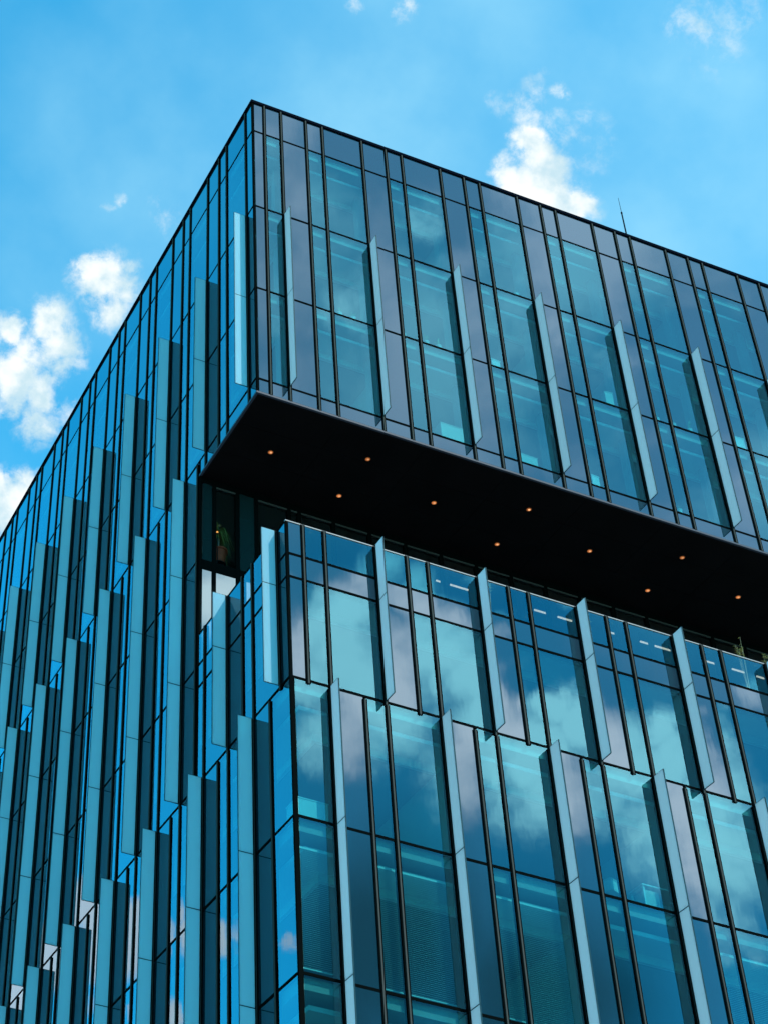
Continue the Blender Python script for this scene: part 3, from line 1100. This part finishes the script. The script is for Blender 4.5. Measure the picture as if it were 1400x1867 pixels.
def box_thing(name, label, cat, loc, size, mt, lid=True, rot=0.0):
    t = tag(empty(name, loc), label, cat)
    t.rotation_euler = (0, 0, rot)
    w, d, h = size
    mb = MB(); mb.box(-w / 2, w / 2, -d / 2, d / 2, 0, h, mt); o = mb.build('body', t)
    bv = o.modifiers.new('edge', 'BEVEL'); bv.width = 0.012; bv.segments = 2
    if lid:
        mb = MB(); mb.box(-w / 2 - .012, w / 2 + .012, -d / 2 - .012, d / 2 + .012, h, h + 0.03, mt); mb.build('lid', t)
    return t


box_thing('storage_box', 'white storage box standing behind the lower part of the second wide window', 'box', (6.75, 0.26, -13.01), (0.8, 0.36, 0.66), M_CARD)
box_thing('storage_box', 'small tilted white box behind a narrow pane low on the right street face', 'box', (9.05, -1.12, -28.60), (0.34, 0.3, 0.3), M_WHITE, rot=0.4)
box_thing('cabinet', 'low white cabinet filling the corner room window above the third floor line', 'cabinet', (0.64, -1.02, -28.98), (0.82, 0.6, 0.66), M_WHITE)


for x, z, sz, mt, lab in (
        (R0 + 2 * P + 1.3, -8.98, (0.34, 0.26, 0.24), M_WHITE, 'small white box behind the narrow pane left of the third wide upper window'),
        (R0 + 5 * P + 1.28, -8.98, (0.5, 0.3, 0.36), M_WHITE, 'pale box filling the sill of a narrow pane near the right edge, middle upper storey'),
        (R0 + 3 * P + 2.5, -8.98, (0.3, 0.25, 0.42), M_CARD, 'buff carton at the right end of the fourth wide middle storey sill'),
        (R0 + 3 * P + 1.3, -13.0, (0.3, 0.25, 0.3), M_WHITE, 'small pale box behind the narrow pane above the soffit, fourth upper bay'),
        (R0 + 2 * P + 2.0, -13.0, (0.7, 0.3, 0.26), M_CARD, 'long low carton on the lowest sill of the third upper bay')):
    box_thing('storage_box', lab, 'box', (x, 0.20, z + 0.02), (sz[0], min(sz[1], 0.24), sz[2] * 1.5), mt, rot=random.uniform(-.1, .1))
for i, (x, z, ln, lab) in enumerate((
        (R0 + 4 * P + 1.2, -8.98, .3, 'low spiky plant on the sill behind the narrow pane of the fifth upper bay'),
        (R0 + 4 * P + 2.5, -8.98, .5, 'tall thin plant at the right end of the fifth wide window sill, middle upper storey'),
        (R0 + 4 * P + 1.85, -8.98, .25, 'low round plant at the left end of the fifth wide window sill, middle upper storey'),
        (R0 + 4 * P + 1.3, -13.0, .3, 'small plant on the lowest sill behind the narrow pane of the fifth upper bay'),
        (R0 + 2 * P + 2.6, -4.98, .32, 'small plant on the top storey sill of the third upper bay'))):
    potted_plant('windowsill_plant', (x, 0.17, z + 0.02), lab, 'potted plant', 0.10, 0.22, 16, ln * 1.25, 0.15, 0.045, M_LEAF3, M_WHITE, 'plants on the upper window sills', 40 + i, spread=0.3)


def desk(loc, label):
    t = tag(empty('desk', loc), label, 'desk')
    mb = MB(); mb.box(-0.62, 0.62, -0.3, 0.3, 0.71, 0.745, M_WHITE); mb.build('desk_top', t)
    for sx in (-0.56, 0.56):
        mb = MB(); mb.box(sx - 0.025, sx + 0.025, -0.27, -0.22, 0, 0.71, M_WHITE); mb.box(sx - 0.025, sx + 0.025, 0.22, 0.27, 0, 0.71, M_WHITE); mb.box(sx - 0.02, sx + 0.02, -0.22, 0.22, 0.66, 0.7, M_WHITE)
        mb.build('leg_frame', t)
    mb = MB(); mb.box(-0.5, -0.1, -0.22, 0.22, 0.06, 0.64, M_CARD); mb.build('drawer_unit', t)


desk((10.45, -1.08, -28.98), 'white desk with a drawer unit behind the wide pane low on the right street face')


def blind(x0, x1, yf, ztop, zbot, label, pitch=0.05):
    t = tag(empty('venetian_blind', ((x0 + x1) / 2, yf, ztop)), label, 'window blind', 'venetian blinds in the lower windows')
    w = (x1 - x0) / 2
    mb = MB(); mb.box(-w, w, -0.03, 0.03, -0.05, 0.0, M_BLIND); mb.build('head_rail', t)
    mb = MB()
    z = -0.09
    while z > zbot - ztop:
        vs = [(-w, -0.022, z - 0.010), (w, -0.022, z - 0.010), (w, 0.022, z + 0.010), (-w, 0.022, z + 0.010)]
        vs += [(a, b, c + 0.003) for a, b, c in vs]
        mb.faces(vs, [(0, 3, 2, 1), (4, 5, 6, 7), (0, 1, 5, 4), (1, 2, 6, 5), (2, 3, 7, 6), (3, 0, 4, 7)], M_BLIND)
        z -= pitch
    mb.build('slats', t)
    mb = MB(); mb.box(-w, w, -0.02, 0.02, z - 0.01, z + 0.02, M_BLIND); mb.build('bottom_rail', t)


b0 = R0
blind(0.2, R0 - 0.1, Y_LOW + 0.32, -29.62, -32.7, 'long venetian blind let down in the corner window below the white cabinet')
for k, zb in ((0, -32.75), (1, -32.75), (3, -32.75)):
    nm = {0: 'slatted venetian blind behind the first wide pane right of the corner window, lower floor', 1: 'slatted venetian blind behind the second wide pane right of the corner window, lower floor',
          3: 'slatted venetian blind behind the wide pane at the lower right edge of the photo'}[k]
    blind(b0 + k * P + WM + 0.1, b0 + (k + 1) * P - 0.12, Y_LOW + 0.32, -29.62, zb, nm)


def sprig(loc, h, seed, label):
    rnd = random.Random(seed)
    t = tag(empty('terrace_plant', loc), label, 'plant', 'plants along the terrace parapet')
    mb = MB()
    tips = []
    for i in range(5):
        a = rnd.uniform(0, 6.28); r = rnd.uniform(0.02, 0.16); hh = h * rnd.uniform(0.7, 1.0)
        p0, p1 = Vector((0, 0, 0)), Vector((r * math.cos(a), r * math.sin(a), hh))
        d = Vector((0.006, 0, 0)); e = Vector((0, 0.006, 0))
        vs = [p0 - d, p0 + e, p0 + d, p1 - d * .4, p1 + e * .4, p1 + d * .4]
        mb.faces(vs, [(0, 1, 4, 3), (1, 2, 5, 4), (2, 0, 3, 5)], M_LEAF2)
        tips.append((p0, p1))
    mb.build('stems', t)
    mb = MB()
    for p0, p1 in tips:
        for j in range(9):
            u = rnd.uniform(0.72, 1.0)
            c = p0.lerp(p1, u)
            leaf(mb, c, rnd.uniform(0, 6.28), rnd.uniform(0.07, 0.13), 0.3, 0.035, M_LEAF, 0.7, 3)
    mb.build('leaves', t)


sprig((15.2, -0.9, -20.98), 2.75, 3, 'thin yellow green plant left of the last visible fin on the terrace')
sprig((16.05, -0.9, -20.98), 2.15, 5, 'short yellow green plant at the right end of the terrace parapet')
sprig((6.55, -1.0, -20.98), 1.85, 6, 'dark sprig above the parapet at the second terrace fin')
sprig((9.8, -1.0, -20.98), 2.0, 7, 'dark sprig above the parapet at the third terrace fin')
sprig((13.05, -1.0, -20.98), 2.0, 8, 'dark sprig above the parapet at the fourth terrace fin')

# ------------------------------------------------------------------ ground
mb = MB()
mb.faces([(-600, -600, Z_GROUND - 0.01), (600, -600, Z_GROUND - 0.01), (600, 600, Z_GROUND - 0.01), (-600, 600, Z_GROUND - 0.01)], [(0, 1, 2, 3)], M_PAVE)
g = mb.build('ground'); g['kind'] = 'structure'
